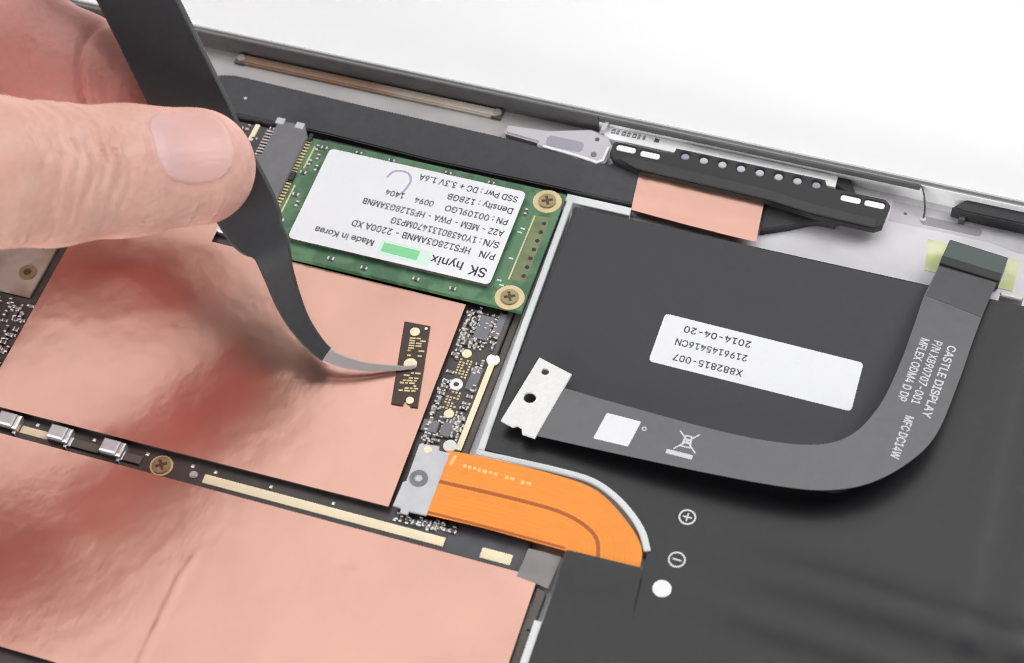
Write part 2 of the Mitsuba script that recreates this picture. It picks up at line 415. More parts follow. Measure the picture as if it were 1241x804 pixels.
bt = thing('black_wedge_tape', 'small black wedge of tape at the right end of the perforated strip', 'tape')
put('body', slab([(48.6, 48.1), (55.5, 48.1), (57.3, 44.4), (56.2, 44.2), (53.2, 45.8)], -3.9, -2.4, c=.15), 'm_tape', bt)
bt = thing('black_foam_block', 'long black foam block against the rear wall at the right edge', 'foam block')
put('body', slab([(75.9, 45.4), (78.4, 48.1), (140, 48.1), (140, 43.6), (90.5, 44.9), (78.2, 44.9)], -3.95, -1.0, c=.3), 'm_tape', bt, smooth=30)
put('foot', box(77.6, 78.8, 44.0, 45.0, -3.95, -2.4, .1), 'm_gasket', bt)

w = thing('thin_wire', 'thin dark wire arching down from the rear wall gasket', 'wire')
wp = smooth_line([(68.3, 47.9, .1), (69.4, 47.5, .2), (70.2, 46.3, -.8), (70.9, 44.5, -2.6), (71.0, 43.2, -3.7)], 6)


def tube(points, r, sides=8):
    p = np.array(points, float)
    t = np.gradient(p, axis=0); t /= np.linalg.norm(t, axis=1, keepdims=True)
    a = np.cross(t, [0.3, .9, .31]); a /= np.linalg.norm(a, axis=1, keepdims=True)
    b = np.cross(t, a)
    g = np.arange(sides) * 2 * np.pi / sides
    rr = np.broadcast_to(r, (len(p),))[:, None, None]
    v = (p[:, None] + rr * (np.cos(g)[None, :, None] * a[:, None] + np.sin(g)[None, :, None] * b[:, None])).reshape(-1, 3)
    f = []
    n = len(p)
    for i in range(n - 1):
        for j in range(sides):
            q = [i * sides + j, i * sides + (j + 1) % sides, (i + 1) * sides + (j + 1) % sides, (i + 1) * sides + j]
            f += [[q[0], q[1], q[2]], [q[0], q[2], q[3]]]
    for j in range(1, sides - 1):
        f += [[0, j + 1, j], [(n - 1) * sides, (n - 1) * sides + j, (n - 1) * sides + j + 1]]
    return v, np.array(f)


put('core', tube(wp, .2), 'm_gasket', w, smooth=True)
put('end_pad', disc(71.0, 43.1, .6, -3.98, -3.6, c=.1), 'm_steel', w)

# ---------------------------------------------------------------- the main board
pcb = thing('main_board', 'dark printed circuit board under the copper shields', 'circuit board')
put('substrate', slab([(-140, -100), (22.4, -100), (22.4, -55.2), (19.2, -54.6), (19.2, -34.5), (1.2, -34.5), (1.2, 28.8), (-140, 28.8)], -3.7, -2.5), 'm_pcb', pcb)
put('blue_area', slab([(5.0, -53.6), (18.8, -53.6), (18.8, -48.0), (-6.6, -48.2), (-6.6, -50.6), (4.8, -50.6)], -2.5, -2.44), 'm_pcb_blue', pcb)
put('gold_strip', box(-41.5, 4.5, -52.9, -51.05, -2.5, -2.38, .04), 'm_gold_pale', pcb)
put('gold_pad', box(11.3, 16.9, -53.1, -51.0, -2.44, -2.32, .04), 'm_gold_pale', pcb)
put('gold_pad', box(-78.2, -72.5, -52.6, -51.0, -2.5, -2.40, .04), 'm_gold_pale', pcb)
for x0, x1 in ((-67.6, -62.0), (-57.2, -53.8)):
    put('brown_pad', box(x0, x1, -52.8, -51.1, -2.5, -1.9, .1), 'm_pcb_brown', pcb)
    put('solder_end', box(x0 - .9, x0 - .02, -52.9, -51.0, -2.5, -1.85, .12), 'm_tin', pcb)
for x in (-80.3, -69.9, -59.3):                                      # spring clips
    c = put('spring_clip', box(x - 2.4, x + .9, -52.6, -49.9, -2.5, -.55, .3), 'm_steel', pcb, label='small bright steel spring clip between the copper sheets')
    put('tongue', box(x + .93, x + 1.9, -52.8, -49.9, -2.5, -.7, .35), 'm_tin', c)
    put('tail', box(x + 1.1, x + 1.7, -53.5, -52.82, -2.5, -1.7, .1), 'm_tin', c)
cross_screw('screw', -49.9, -51.7, -2.5, 1.75, pcb, 'm_brass', 35, 2.15)
put('solder_dot', disc(-43.5, -51.8, .75, -2.5, -2.1, c=.2), 'm_tin', pcb, smooth=30)
for x in (-75.5, -64, -53.3, -44.3, -39.8, -29, -17, -5.4):
    put('test_point', box(x - .3, x + .3, -50.5, -49.9, -2.5, -2.15, .1), 'm_tin', pcb)
# right-hand column of the board: pads, ring, chips, gold line
put('gold_line', strip([(.85, -13.2), (.8, -33.4)], 1.1, -2.5, -2.3), 'm_gold_pale', pcb)
for x, y, r in ((.8, -12.9, 1.25), (-.9, -33.0, 1.25)):
    put('round_pad', disc(x, y, r, -2.5, -2.15, c=.1), 'm_white', pcb, smooth=30)
for x, y, r in ((-4.4, -12.9, .95), (-3.3, -26.5, .95)):
    put('round_pad', disc(x, y, r, -2.5, -2.28, c=.06), 'm_gold_pale', pcb)
put('ring_pad', ring(-4.1, -20.0, .55, 1.25, -2.5, -2.25), 'm_white', pcb)
put('grey_chip', box(-4.4, -1.6, -9.4, -4.0, -2.5, -1.7, .12), 'm_chip_grey', pcb)
put('grey_chip', box(-1.1, .4, -8.0, -2.6, -2.5, -1.9, .1), 'm_chip_grey', pcb)
put('grey_chip', box(-2.2, -.2, -20.5, -15.5, -2.5, -1.9, .1), 'm_connector', pcb)
put('grey_chip', box(-7.2, -4.2, -31.4, -29.0, -2.5, -1.8, .1), 'm_chip_grey', pcb)
put('grey_chip', box(-3.5, -1.6, -31.6, -28.6, -2.5, -1.8, .1), 'm_chip_grey', pcb)
bodies, tans, ends, golds = [], [], [], []


def passive(x, y, l, w, h, vert):
    a, b = (w, l) if vert else (l, w)
    if any(math.hypot(x - px, y - py) < pr + .55 for px, py, pr in ((.8, -12.9, 1.25), (-.9, -33.0, 1.25), (-4.4, -12.9, .95), (-3.3, -26.5, .95), (-4.1, -20.0, 1.25))) or (.2 < x < 1.5 and -33 < y < -13):
        return
    (tans if rnd.random() < .4 else bodies).append(box(x - a / 2, x + a / 2, y - b / 2, y + b / 2, -2.5, -2.5 + h, .05))
    for s in (-1, 1):
        if vert:
            ends.append(box(x - a / 2 - .02, x + a / 2 + .02, y + s * b / 2 - .16, y + s * b / 2 + .16, -2.5, -2.47 + h, .05))
        else:
            ends.append(box(x + s * a / 2 - .16, x + s * a / 2 + .16, y - b / 2 - .02, y + b / 2 + .02, -2.5, -2.47 + h, .05))


for x0, x1, y0, y1, k in ((-7.3, .5, -11.4, -2.4, 80), (-7.2, .2, -34.2, -27.5, 36), (-6.9, -5.4, -34.0, -12.0, 36), (-2.0, -.1, -32, -13.2, 34), (-6.6, 6, -50.4, -48.4, 20),
                         (-1.2, 6.4, -50.6, -49.2, 10), (-99, -88.2, -48, -25.6, 120), (-73, -59.4, 9, 29, 60), (-58.5, -51, -2.0, 5, 14)):
    for _ in range(k):
        passive(rnd.uniform(x0 + .4, x1 - .4), rnd.uniform(y0 + .3, y1 - .3), rnd.uniform(.8, 1.3), rnd.uniform(.4, .65), rnd.uniform(.3, .8), rnd.random() < .5)
put('chip_bodies', join(bodies), 'm_chip', pcb, stuff=True)
put('ceramic_bodies', join(tans), 'm_ceramic', pcb, stuff=True)
put('chip_terminals', join(ends), 'm_tin', pcb, stuff=True)
for gx, gy, nx, ny in ((-5.2, -18.3, 4, 7), (-5.0, -25.6, 4, 8), (-72, 12, 6, 12)):
    for i in range(nx):
        for j in range(ny):
            if rnd.random() < .85:
                golds.append(box(gx + .66 * i, gx + .66 * i + .42, gy + .62 * j, gy + .62 * j + .36, -2.5, -2.32, .04))
put('gold_contacts', join(golds), 'm_gold', pcb, stuff=True)
put('edge_bar', box(1.5, 2.55, -34, 26, -3.9, -2.9), 'm_pcb_brown', pcb)
put('edge_bar', box(.3, 1.15, -12.0, 2.0, -2.5, -1.9), 'm_gasket', pcb)
# left: beige bracket with a rivet, and a violet chip
br = put('beige_bracket', slab([(-101.0, -24.5), (-89.6, -24.3), (-89.6, -9.0), (-101.0, -9.0)], -2.2, -1.5, c=.12), 'm_bracket_beige', pcb, label='dull beige metal bracket with a ring at the left edge')
put('rivet_ring', ring(-92.4, -19.3, .8, 1.7, -1.5, -1.1), 'm_brass', br)
put('rivet_core', disc(-92.4, -19.3, .8, -1.5, -1.3), 'm_brass_dark', br)
put('violet_chip', box(-112, -101.3, -12.6, -2, -2.5, -1.2, .1), 'm_frost_dark', pcb)
# the socket of the storage card
sk = put('card_socket', slab([(-60.2, 8.0), (-51.4, 8.0), (-51.4, 26.5), (-53.0, 29.3), (-58.8, 29.3), (-58.8, 20), (-60.2, 18)], -2.5, .55, c=.2), 'm_connector', pcb, label='grey plastic socket holding the left end of the storage card')
put('contact', join([box(-51.35, -50.3, 8.6 + .8 * k, 8.95 + .8 * k, -.1, .32, .05) for k in range(22)]), 'm_gold', sk, stuff=True)
put('solder_tail', join([box(-61.4, -60.3 if 8 + .8 * k < 18 else -58.9, 8.6 + .8 * k, 8.95 + .8 * k, -2.5, -2.1, .05) for k in range(25)]), 'm_tin', sk, stuff=True)
for x, y in ((-54.0, 28.6), (-58.3, 28.7)):
    put('solder_tab', box(x - .9, x + .9, y - .5, y + 1.0, .5, .75, .05), 'm_steel', sk)
put('latch', box(-51.2, -50.2, 15.0, 17.2, .0, .9, .1), 'm_black', sk)
put('latch', box(-51.2, -50.4, 25.6, 27.4, .0, .9, .1), 'm_black', sk)
put('gold_bus', box(-64.2, -63.2, 23, 29, -2.5, -2.2), 'm_gold_pale', pcb)
put('shield_clip', box(-61.2, -57.2, .2, 2.6, -2.5, -1.0, .3), 'm_tin', pcb)
put('black_chip', box(-57.0, -50.0, .4, 3.0, -2.5, -1.2, .15), 'm_black', pcb)

# ---------------------------------------------------------------- copper shields
A = [(-87.3, -49.25), (-7.0, -48.7), (-7.8, -3.1), (-60.6, -2.5), (-60.4, 13.0), (-87.4, 13.0)]


def foil1(x, y):
    e = edge_distance(A, x, y)
    z = -1.12 - .05 * np.exp(-e / 1.5)
    z += bumps(x, y, .14, .075, 1) + bumps(x, y, .035, .35, 2)
    for cx, cy, r, h in ((-31, -25.5, 2.6, -.22), (-38, -28, 3.5, .12), (-13.5, -37.5, 2.2, -.18), (-60, -9, 6, -.25), (-20, -9, 5, .2), (-43, -6, 2.5, -.15), (-74, -14, 5, .15)):
        z += h * np.exp(-((x - cx) ** 2 + (y - cy) ** 2) / r ** 2)
    return z


c1 = thing('copper_shield', 'upper copper foil shield, the one under the tweezers and the small board strip', 'copper foil')
put('foil', sheet(A, .12, foil1, 1.1), 'm_copper', c1, smooth=30)
put('can', slab(Polygon(A).buffer(-.5), -2.5, -1.95), 'm_can', c1)
B = [(-132, -54.3), (22.55, -54.5), (22.7, -93.2), (-132, -93.2)]


def foil2(x, y):
    e = edge_distance(B, x, y)
    z = -1.12 - .05 * np.exp(-e / 1.5)
    z += bumps(x, y, .12, .07, 5) + bumps(x, y, .03, .33, 6)
    t = np.clip((-66.2 - y) / 3, 0, 1)
    z += .17 * t * np.exp(-((x + 36.4 + (y + 67) * -.035 + .15 * np.sin(y * .5)) / .30) ** 2)
    for cx, cy, r, h in ((-10.5, -61.5, 1.8, -.22), (-8, -62.2, 2.2, .10), (8, -66, 3, -.12), (18, -58, 3, -.1), (-60, -70, 6, .2)):
        z += h * np.exp(-((x - cx) ** 2 + ((y - cy) * 1.6) ** 2) / r ** 2)
    return z


c2 = thing('copper_shield', 'lower copper foil shield with a long raised crease, in the bottom left corner', 'copper foil')
put('foil', sheet(B, .12, foil2, .75), 'm_copper', c2, smooth=30)
put('can', slab(Polygon(B).buffer(-.5), -2.5, -1.95), 'm_can', c2)
put('clear_tape', sheet([(19.0, -55.4), (19.2, -49.4), (25.2, -49.2), (24.8, -56.0)], .1, lambda x, y: -.99 - .4 * np.clip((x - 22.0) / 3, 0, 1) - .55 * np.clip((y + 54.4) / 3, 0, 1), .8), 'm_grey_clear', c2, smooth=30,
    label='pale clear tape over the corner of the copper foil')

# ---------------------------------------------------------------- small board strip under the tweezers' tip
sb = thing('board_strip', 'narrow dark brown board strip with gold pads touched by the tweezers tip', 'circuit board')
ang = math.degrees(math.atan2(-27.9 + 10.0, -8.8 + 12.5))
S = np.array([(-17.6, -10.3), (-12.5, -10.0), (-8.8, -27.8), (-10.2, -28.0), (-10.3, -26.9), (-11.6, -27.0), (-11.6, -28.1), (-13.8, -28.3)])
put('substrate', slab(S, -1.0, -.62), 'm_strip_board', sb)
ax = np.array([3.75, -17.95]); ax /= np.linalg.norm(ax)
ac = np.array([ax[1], -ax[0]]) * -1
o = np.array([-15.05, -10.15])
ptS = lambda a, c: tuple(o + ax * a + ac * c)
for a, c, r in ((1.9, -.2, .95), (9.2, -.1, 1.25)):
    x, y = ptS(a, c)
    put('round_pad', disc(x, y, r, -.62, -.50, c=.03), 'm_gold_pale', sb)
put('edge_pad', slab(Point(*ptS(17.2, .9)).buffer(.75, 6), -.62, -.5), 'm_gold_pale', sb)
put('dot', disc(*ptS(1.0, 1.8), .3, -.62, -.54), 'm_gold_pale', sb)
els = []
for a0, a1 in ((3.4, 7.4), (11.2, 15.6)):
    a = a0
    while a < a1:
        c = -1.5 if a > 13.4 else -1.0
        while c < 1.3:
            l = rnd.choice((.5, .8, 1.1))
            if rnd.random() < .82:
                x, y = ptS(a, c + l / 2)
                els.append(box(x - l / 2, x + l / 2, y - .16, y + .16, -.62, -.52, .02, rot=math.degrees(math.atan2(ac[1], ac[0]))))
            c += l + .22
        a += .56
put('gold_contacts', join(els), 'm_gold', sb, stuff=True)

# ---------------------------------------------------------------- storage card
ssd = thing('storage_card', 'green storage card with a white printed label and two gold ringed screws', 'circuit board')
put('board', slab(Polygon([(-50.9, -2.4), (3.05, -2.4), (3.05, 26.9), (-50.9, 26.9)]), -1.0, 0), 'm_green', ssd)
put('memory_chip', box(-45.0, -25.6, 1.5, 23.9, 0, 1.15, .1), 'm_chip', ssd)
put('memory_chip', box(-25.2, -4.7, 1.2, 23.7, 0, 1.15, .1), 'm_chip', ssd)
lab = put('label', slab(round_rect(-45.6, -4.3, 1.0, 24.4, 1.0), 1.16, 1.27), 'm_label', ssd, label='white printed label on the storage card')
Z = 1.275
R = (-1, 0)
for s, x, y, h, l, bold in (('SK', -5.6, 4.4, 2.1, 3.5, True), ('hynix', -10.4, 4.6, 1.8, 6.6, False), ('Made in Korea', -28.8, 4.9, 1.35, 12.3, False),
                            ('P/N', -5.2, 8.2, 1.45, 3.2, False), ('HFS128G3AMNB - 2200A XD', -10.2, 8.3, 1.45, 24.5, False), ('S/N', -5.3, 11.1, 1.45, 3.2, False), (': 1Y04380131470MP3G', -9.0, 11.1, 1.45, 18.6, False),
                            ('A2Z - MEM - PWA - HFS128G3AMNB', -5.4, 14.0, 1.4, 29.2, False), ('PN : 00109LGO', -5.4, 16.9, 1.4, 13.0, False), ('0094', -20.8, 17.2, 1.3, 4.0, False), ('1404', -27.0, 17.5, 1.3, 4.0, False),
                            ('Density : 128GB', -5.3, 19.8, 1.4, 13.6, False), ('SSD Pwr : DC + 3.3V 1.6A', -5.3, 22.8, 1.4, 20.6, False)):
    put('print', lettering(s, (x, y), (-1, .012), h * 1.04, l, Z, True), 'm_print_black', lab)
put('mint_box', slab([(-19.6, 2.6), (-27.0, 2.8), (-27.0, 5.0), (-19.6, 4.9)], 1.27, 1.285), 'm_mint', lab)
put('mint_surround', slab([(-17.0, 1.8), (-27.6, 2.0), (-27.6, 5.6), (-17.0, 5.4)], 1.268, 1.276), 'm_mint_pale', lab)  # paler green patch around the mint box
hw = smooth_line([(-32.0, 20.6), (-31.4, 22.0), (-30.2, 22.7), (-28.4, 22.6), (-27.3, 21.2), (-27.3, 19.4), (-27.9, 17.4), (-28.8, 16.6)], 6)
put('pencil_stroke', slab(LineString(hw).buffer(.24), 1.27, 1.285), 'm_pencil', lab)
for x, y in ((0, 24.2), (0, 0)):
    cross_screw('screw', x, y, .02, 1.75, ssd, 'm_brass', 25, 2.85)
put('gold_band', slab([(-1.0, 4.2), (1.7, 4.2), (1.7, 20.4), (-1.0, 20.4)], 0, .03), 'm_green_trace', ssd)
put('gold_rule', strip([(-1.5, 4.0), (-1.3, 20.2)], .3, 0, .05), 'm_gold', ssd)
for k in range(7):
    put('via', disc(1.0, 5.6 + 2.2 * k, .45, 0, .06), 'm_black', ssd)
for x, y in ((-2.6, 16.5), (-2.9, 15.5), (-2.4, 2.4), (-3.2, 3.4), (-2.6, 9.0)):
    put('white_mark', box(x - .45, x + .45, y - .18, y + .18, 0, .04), 'm_print_white', ssd)
bl, en = [], []
for x, y, v in ((-48.6, 24.6, 1), (-47.2, 25.0, 0), (-47.6, 22.4, 1), (-46.9, 19.6, 1), (-49.0, 17.8, 0), (-48.4, 12.2, 0), (-47.3, 10.0, 1), (-48.9, 5.4, 0), (-47.4, 2.2, 1), (-48.7, 20.6, 1),
                (-40, 25.6, 0), (-33, 25.5, 0), (-21, 25.6, 0), (-12, 25.5, 0), (-36, -.8, 0), (-29, -1.2, 0), (-18.5, -.9, 0), (-11, -1.1, 0), (-3.2, 20.5, 1)):
    a, b = (.6, 1.2) if v else (1.2, .6)
    bl.append(box(x - a / 2, x + a / 2, y - b / 2, y + b / 2, 0, .45, .06))
    for s in (-1, 1):
        dx, dy = (0, s * .5) if v else (s * .5, 0)
        en.append(box(x + dx - .2 - (.12 if v else 0), x + dx + .2 + (.12 if v else 0), y + dy - .2 - (0 if v else .12), y + dy + .2 + (0 if v else .12), 0, .48, .06))
put('chip_bodies', join(bl), 'm_chip', ssd, stuff=True)
put('chip_terminals', join(en), 'm_tin', ssd, stuff=True)
put('gold_trace', strip([(-49.6, 6.0), (-49.5, 14.5)], .35, 0, .04), 'm_gold', ssd)
put('gold_trace', strip([(-49.4, 19.0), (-49.3, 25.0)], .35, 0, .04), 'm_gold', ssd)

# ---------------------------------------------------------------- battery
bat = thing('battery', 'flat black battery filling the right half of the case', 'battery')
arc = smooth_line([(26.3, -33.0), (31.0, -34.6), (34.9, -37.2), (37.8, -40.2), (39.3, -43.5)], 5)
BP = [(5.2, 25.6), (120, 26.0), (120, -112), (25.8, -112), (25.8, -49.0), (39.3, -49.0)] + [tuple(q) for q in arc[::-1]] + [(5.6, -32.4)]


def film(x, y):
    s = np.clip((-30.0 - y) / 14, 0, 1) * np.clip((x - 34) / 36, 0, 1)
    s = s * s * (3 - 2 * s)
    t = np.clip((x - 86) / 10, 0, 1)
    g = lambda d, w: np.exp(-(d / w) ** 2)
    u = y + .055 * (x - 60)
    z = s * (1.0 * g(u + 41.0, 4.6) * np.clip((x - 44) / 14, 0, 1) - .75 * g(u + 49.5, 5.0) + .8 * g(u + 58.5, 6.5) - .25 * g(u + 72, 7))
    z += t * (.20 * g(x - 92, 2.6) - .10 * g(x - 97, 2.4) + .22 * g(x - 102, 3.0)) * np.clip((26 - y) / 10, 0, 1)
    z += s * bumps(x, y, .18, .05, 11) + t * bumps(x, y, .08, .12, 12)
    return -1.62 + 1.1 * z


put('film', sheet(BP, .12, film, 1.6), 'm_film', bat, smooth=30)
put('body', slab(Polygon(BP).buffer(-.6), -3.9, -2.6), 'm_black', bat)
put('panel', slab([(5.9, 25.4), (79.5, 25.4), (79.5, -12), (75, -18.5), (68, -23.5), (60, -24.5), (5.9, -24.5)], -1.52, -1.42), 'm_panel', bat)
bl_ = put('label', slab(Polygon([(29.0, 5.6), (66.9, 4.9), (66.9, -6.1), (28.8, -5.7)]).buffer(-.8).buffer(.8), -1.42, -1.33), 'm_label', bat, label='white label with three lines of print on the battery')
for s, x, y, h, l in (('2014-04-20', 46.3, 3.75, 1.45, 13.0), ('2196145416CN', 46.3, .55, 1.45, 13.8), ('X882815-007', 46.2, -2.9, 1.45, 13.2)):
    put('print', lettering(s, (x, y), (-1, .008), h, l, -1.325, True), 'm_print_black', bl_)
for x, y, s in ((44.1, -35.6, '+'), (44.5, -44.2, '-')):
    z = float(film(np.array([x]), np.array([y]))[0]) + .22
    k = put('polarity_mark', ring(x, y, 1.25, 1.55, z - .1, z + .06), 'm_print_white', bat)
    put('sign', join([box(x - .8, x + .8, y - .13, y + .13, z - .1, z + .06)] + ([box(x - .13, x + .13, y - .8, y - .14, z - .1, z + .06), box(x - .13, x + .13, y + .14, y + .8, z - .1, z + .06)] if s == '+' else [])), 'm_print_white', k)
z = float(film(np.array([43.5]), np.array([-50.3]))[0]) + .13
put('white_dot', disc(43.5, -50.3, 1.65, z - .2, z + .08), 'm_white', bat)
FL = [(25.9, -48.4), (39.0, -48.1), (39.5, -49.0), (39.9, -55), (41, -62), (46, -72), (46, -112), (25.95, -112)]


def flap_z(x, y):
    base = film(x, y) + .135
    k = np.clip(1 - (-48.2 - y) / 11, 0, 1)
    return base + k * k * (3 - 2 * k) * np.maximum(0, -.27 - base)


put('cover_flap', sheet(FL, .05, flap_z, .9), 'm_film', bat, smooth=30, label='edge of the black film lying over the orange cable')

tray = thing('battery_tray', 'thin white plastic edging around the battery', 'tray edging')
inner = LineString([(3.9, 26.6), (4.3, -3.4), (5.0, -32.9)])
put('left_edge', slab(inner.buffer(.6, cap_style='flat'), -3.6, -1.15, c=.15), 'm_white_tray', tray)
put('top_edge', box(2.8, 16.0, 26.72, 28.6, -3.9, -1.7, .1), 'm_white_tray', tray)
low = [(4.4, -33.6), (12, -33.3), (20, -33.1), (26.0, -33.4), (30.6, -35.2), (34.5, -37.9), (37.4, -40.9), (39.2, -44.2)]
put('lower_edge', slab(LineString(smooth_line(low, 4)).buffer(.62, cap_style='flat'), -3.6, -1.0, c=.15), 'm_white_tray', tray)
put('side_edge', slab([(24.4, -62.4), (25.7, -62.4), (25.7, -112), (24.4, -112)], -3.6, -.9, c=.2), 'm_white_tray', tray)
put('side_rail', slab([(23.0, -56.2), (24.6, -56.6), (24.4, -64.0), (23.4, -64.0)], -3.6, -1.6, c=.1), 'm_pcb_brown', tray)
put('side_rail', slab([(22.9, -64.2), (24.2, -64.2), (24.2, -112), (22.9, -112)], -3.9, -2.2), 'm_pcb_brown', tray)

# ---------------------------------------------------------------- orange cable
oc = thing('orange_cable', 'orange flat flex cable curving from the grey bracket under the black film', 'flex cable')
top = smooth_line([(-.6, -35.1), (5, -34.7), (14, -34.5), (23.7, -34.7), (28.5, -35.9), (33.2, -38.9), (36.9, -42.3), (38.6, -45.5), (39.0, -51)], 5)
bot = [(25.9, -51), (25.8, -48.5), (10.5, -48.4), (-.2, -48.6)]
oz = lambda x, y: -.66 - .05 * np.cos((y + 41.5) * .55) + .30 * np.exp(-((x - 12) / 10) ** 2) - .25 * np.clip((x - 24) / 12, 0, 1)
put('ribbon', sheet([tuple(q) for q in top] + bot, .14, oz, 1.2), 'm_orange', oc, smooth=30)
tl = smooth_line([(-.3, -41.6), (10, -41.4), (20, -41.3), (24.5, -41.8), (28, -43.0), (30.4, -45.0), (31.6, -48.6)], 5)
v, f = as_mesh(slab(LineString(tl).buffer(.36), .1, .2).refine_to_length(1.0)); v[:, 2] += oz(v[:, 0], v[:, 1])
put('dark_line', (v, f), 'm_orange_line', oc)
v, f = as_mesh(slab(LineString([(0, -48.1), (25.4, -48.1)]).buffer(.25), .1, .17).refine_to_length(1.0)); v[:, 2] += oz(v[:, 0], v[:, 1])
put('dark_line', (v, f), 'm_orange_line', oc)
base = LineString(tl)
tr = [base.parallel_offset(d, side, join_style=1) for side in ('left', 'right') for d in (1.0, 1.9, 2.8, 3.7, 4.6, 5.5)]
tr = [t.intersection(Polygon([tuple(q) for q in top] + bot).buffer(-.4)) for t in tr]
v, f = as_mesh(join([slab(t.buffer(.1), .1, .155).refine_to_length(1.2) for t in tr if not t.is_empty and t.length > 4])); v[:, 2] += oz(v[:, 0], v[:, 1])
put('copper_traces', (v, f), 'm_orange_trace', oc, stuff=True)
marks = []
x = 3.2
while x < 17.5:
    wd = rnd.uniform(.5, 1.0)
    if rnd.random() < .85:
        yb = -37.0 - .03 * (x - 3)
        v, f = box(x, x + wd, yb - rnd.uniform(.5, .8), yb, .1, .17); v[:, 2] += oz(v[:, 0], v[:, 1])
        marks.append((v, f))
    x += wd + .35
put('pale_marks', join(marks), 'm_orange_print', oc, stuff=True)
v, f = as_mesh(slab(LineString([(1.2, -36.0), (1.0, -37.6)]).buffer(.3), .1, .17)); v[:, 2] += oz(v[:, 0], v[:, 1])
put('pale_tick', (v, f), 'm_orange_print', oc)
gb = put('grey_bracket', slab(Polygon([(-5.8, -35.2), (-2.2, -34.7), (-2.0, -35.6), (.1, -35.6), (.2, -48.8), (-2.9, -48.9), (-3.0, -49.6), (-4.4, -49.6), (-4.5, -48.7), (-6.1, -48.6), (-6.0, -43.6), (-5.5, -43.2)]), -.75, -.25, c=.1), 'm_steel', oc, label='grey metal bracket clamping the left end of the orange cable')
put('rivet', disc(-3.9, -36.0, .75, -.3, -.1, c=.1), 'm_gold_pale', gb, smooth=30)
put('boss', ring(-3.5, -42.2, .7, 1.65, -.3, 0.0), 'm_chip_grey', gb)
put('boss_core', disc(-3.5, -42.2, .7, -.3, -.12), 'm_steel', gb)

# ---------------------------------------------------------------- display cable
dc = thing('display_cable', 'dark grey flat display cable with white print looping across the battery', 'flex cable')
ins = smooth_line([(76.4, 33.0), (75.6, 27), (74.6, 20.5), (74.2, 14), (73.3, 3), (71.6, -7), (68.3, -14.2), (63.0, -18.0), (54.4, -19.6), (43.9, -19.7), (33, -19.0), (24.4, -18.3), (15.6, -17.4)], 6)
out = smooth_line([(13.9, -28.5), (23.7, -28.7), (34, -28.8), (46.1, -28.7), (57.8, -28.1), (66.1, -26.7), (73.0, -23.3), (78.8, -17.2), (82.4, -9.9), (84.1, 2), (85.2, 14), (86.6, 26), (87.9, 33)], 6)
DC = [tuple(q) for q in ins] + [tuple(q) for q in out]


def cz(x, y):
    """Height of the cable: low at both ends, arched over the bend."""
    s = np.where((y < -8) & (x < 72), np.clip((x - 14) / 55, 0, 1) * .5, .5 + np.clip((y + 18) / 50, 0, 1) * .5)
    h = np.sin(np.pi * np.clip(s, 0, 1)) ** 1.0
    return np.where(s < .5, 1.0, -.4) * (1 - h) + 3.9 * h


v, f = sheet(DC, .14, cz, 1.3)
put('ribbon', (v, f), 'm_cable', dc, smooth=30)
on = lambda m, lift: (lambda q: (np.column_stack([q[0][:, :2], q[0][:, 2] + cz(q[0][:, 0], q[0][:, 1]) + .14 + lift]), q[1]))(as_mesh(m))
ov = slab([(75.0, 21.3), (85.7, 19.0), (87.7, 32.6), (76.6, 32.6)], 0, .1).refine_to_length(1.0)
put('upper_overlay', on(ov, .01), 'm_cable_dark', dc, smooth=30)
cn = put('end_connector', slab([(76.1, 31.2), (87.6, 30.0), (88.2, 34.9), (76.9, 36.2)], -3.6, .65, c=.25), 'm_conn_green', dc, label='dark green end connector of the display cable')
put('dark_band', slab([(76.0, 29.9), (87.5, 28.7), (87.7, 30.6), (76.2, 31.8)], .3, .80, c=.1), 'm_black', cn)
st = put('stiffener', slab(Polygon([(9.8, -12.4), (16.6, -14.3), (14.2, -29.2), (11.7, -29.0), (11.3, -27.9), (10.4, -27.6), (9.7, -28.1), (7.2, -27.4)]), 1.0, 1.55,
                           holes=[Point(11.75, -15.1).buffer(.72, 6), Point(10.75, -21.3).buffer(1.15, 6)], c=.1), 'm_stiffener', dc, label='white stiffener plate with two round holes at the cable end')
sk2 = put('sticker', on(slab(Polygon([(25.2, -20.9), (31.7, -21.3), (30.8, -26.9), (24.3, -26.7)]).buffer(-.2).buffer(.2), 0, .05).refine_to_length(1.0), .0), 'm_label', dc, label='small blank white square sticker on the cable')
put('reference_mark', on(ring(32.6, -22.6, .25, .45, 0, .04), 0), 'm_print_white', dc)
# crossed-out bin with its bar
cx, cy = 40.7, -23.4


def stroke(pts, w=.26):
    return slab(LineString(pts).buffer(w / 2), 0, .04).refine_to_length(.8)


bx = lambda a, b: (cx - a, cy - b)                                   # the mark stands upside down for this view
bin_ = [stroke([bx(-1.0, 1.1), bx(1.1, 1.1)]), stroke([bx(-.8, 1.0), bx(-.55, -1.2), bx(.55, -1.2), bx(.8, 1.0)]), stroke([bx(-.5, .3), bx(.5, .3), bx(.5, -.5), bx(-.5, -.5), bx(-.5, .3)], .2),
        stroke([bx(-1.9, 1.9), bx(1.7, -1.9)]), stroke([bx(1.9, 1.9), bx(-1.7, -1.9)])]
put('bin_symbol', on(join(bin_), 0), 'm_print_white', dc)
put('bin_bar', on(slab([(37.6, -26.6), (42.4, -26.8), (42.4, -25.9), (37.6, -25.7)], 0, .04).refine_to_length(.8), 0), 'm_print_white', dc)
for s, x, y, l in (('CASTLE DISPLAY', 81.0, 10.6, 17.6), ('P/N X890707-001', 78.4, 11.0, 15.6), ('MFC DC14W', 76.5, -7.4, 9.6), ('MFLEX ODM4 D DP', 76.0, 10.9, 15.6)):
    v, f = lettering(s, (x, y), (-.10, -1), 1.5, l, 0, bold=True)
    put('print', on((v, f), 0.0), 'm_print_white', dc)
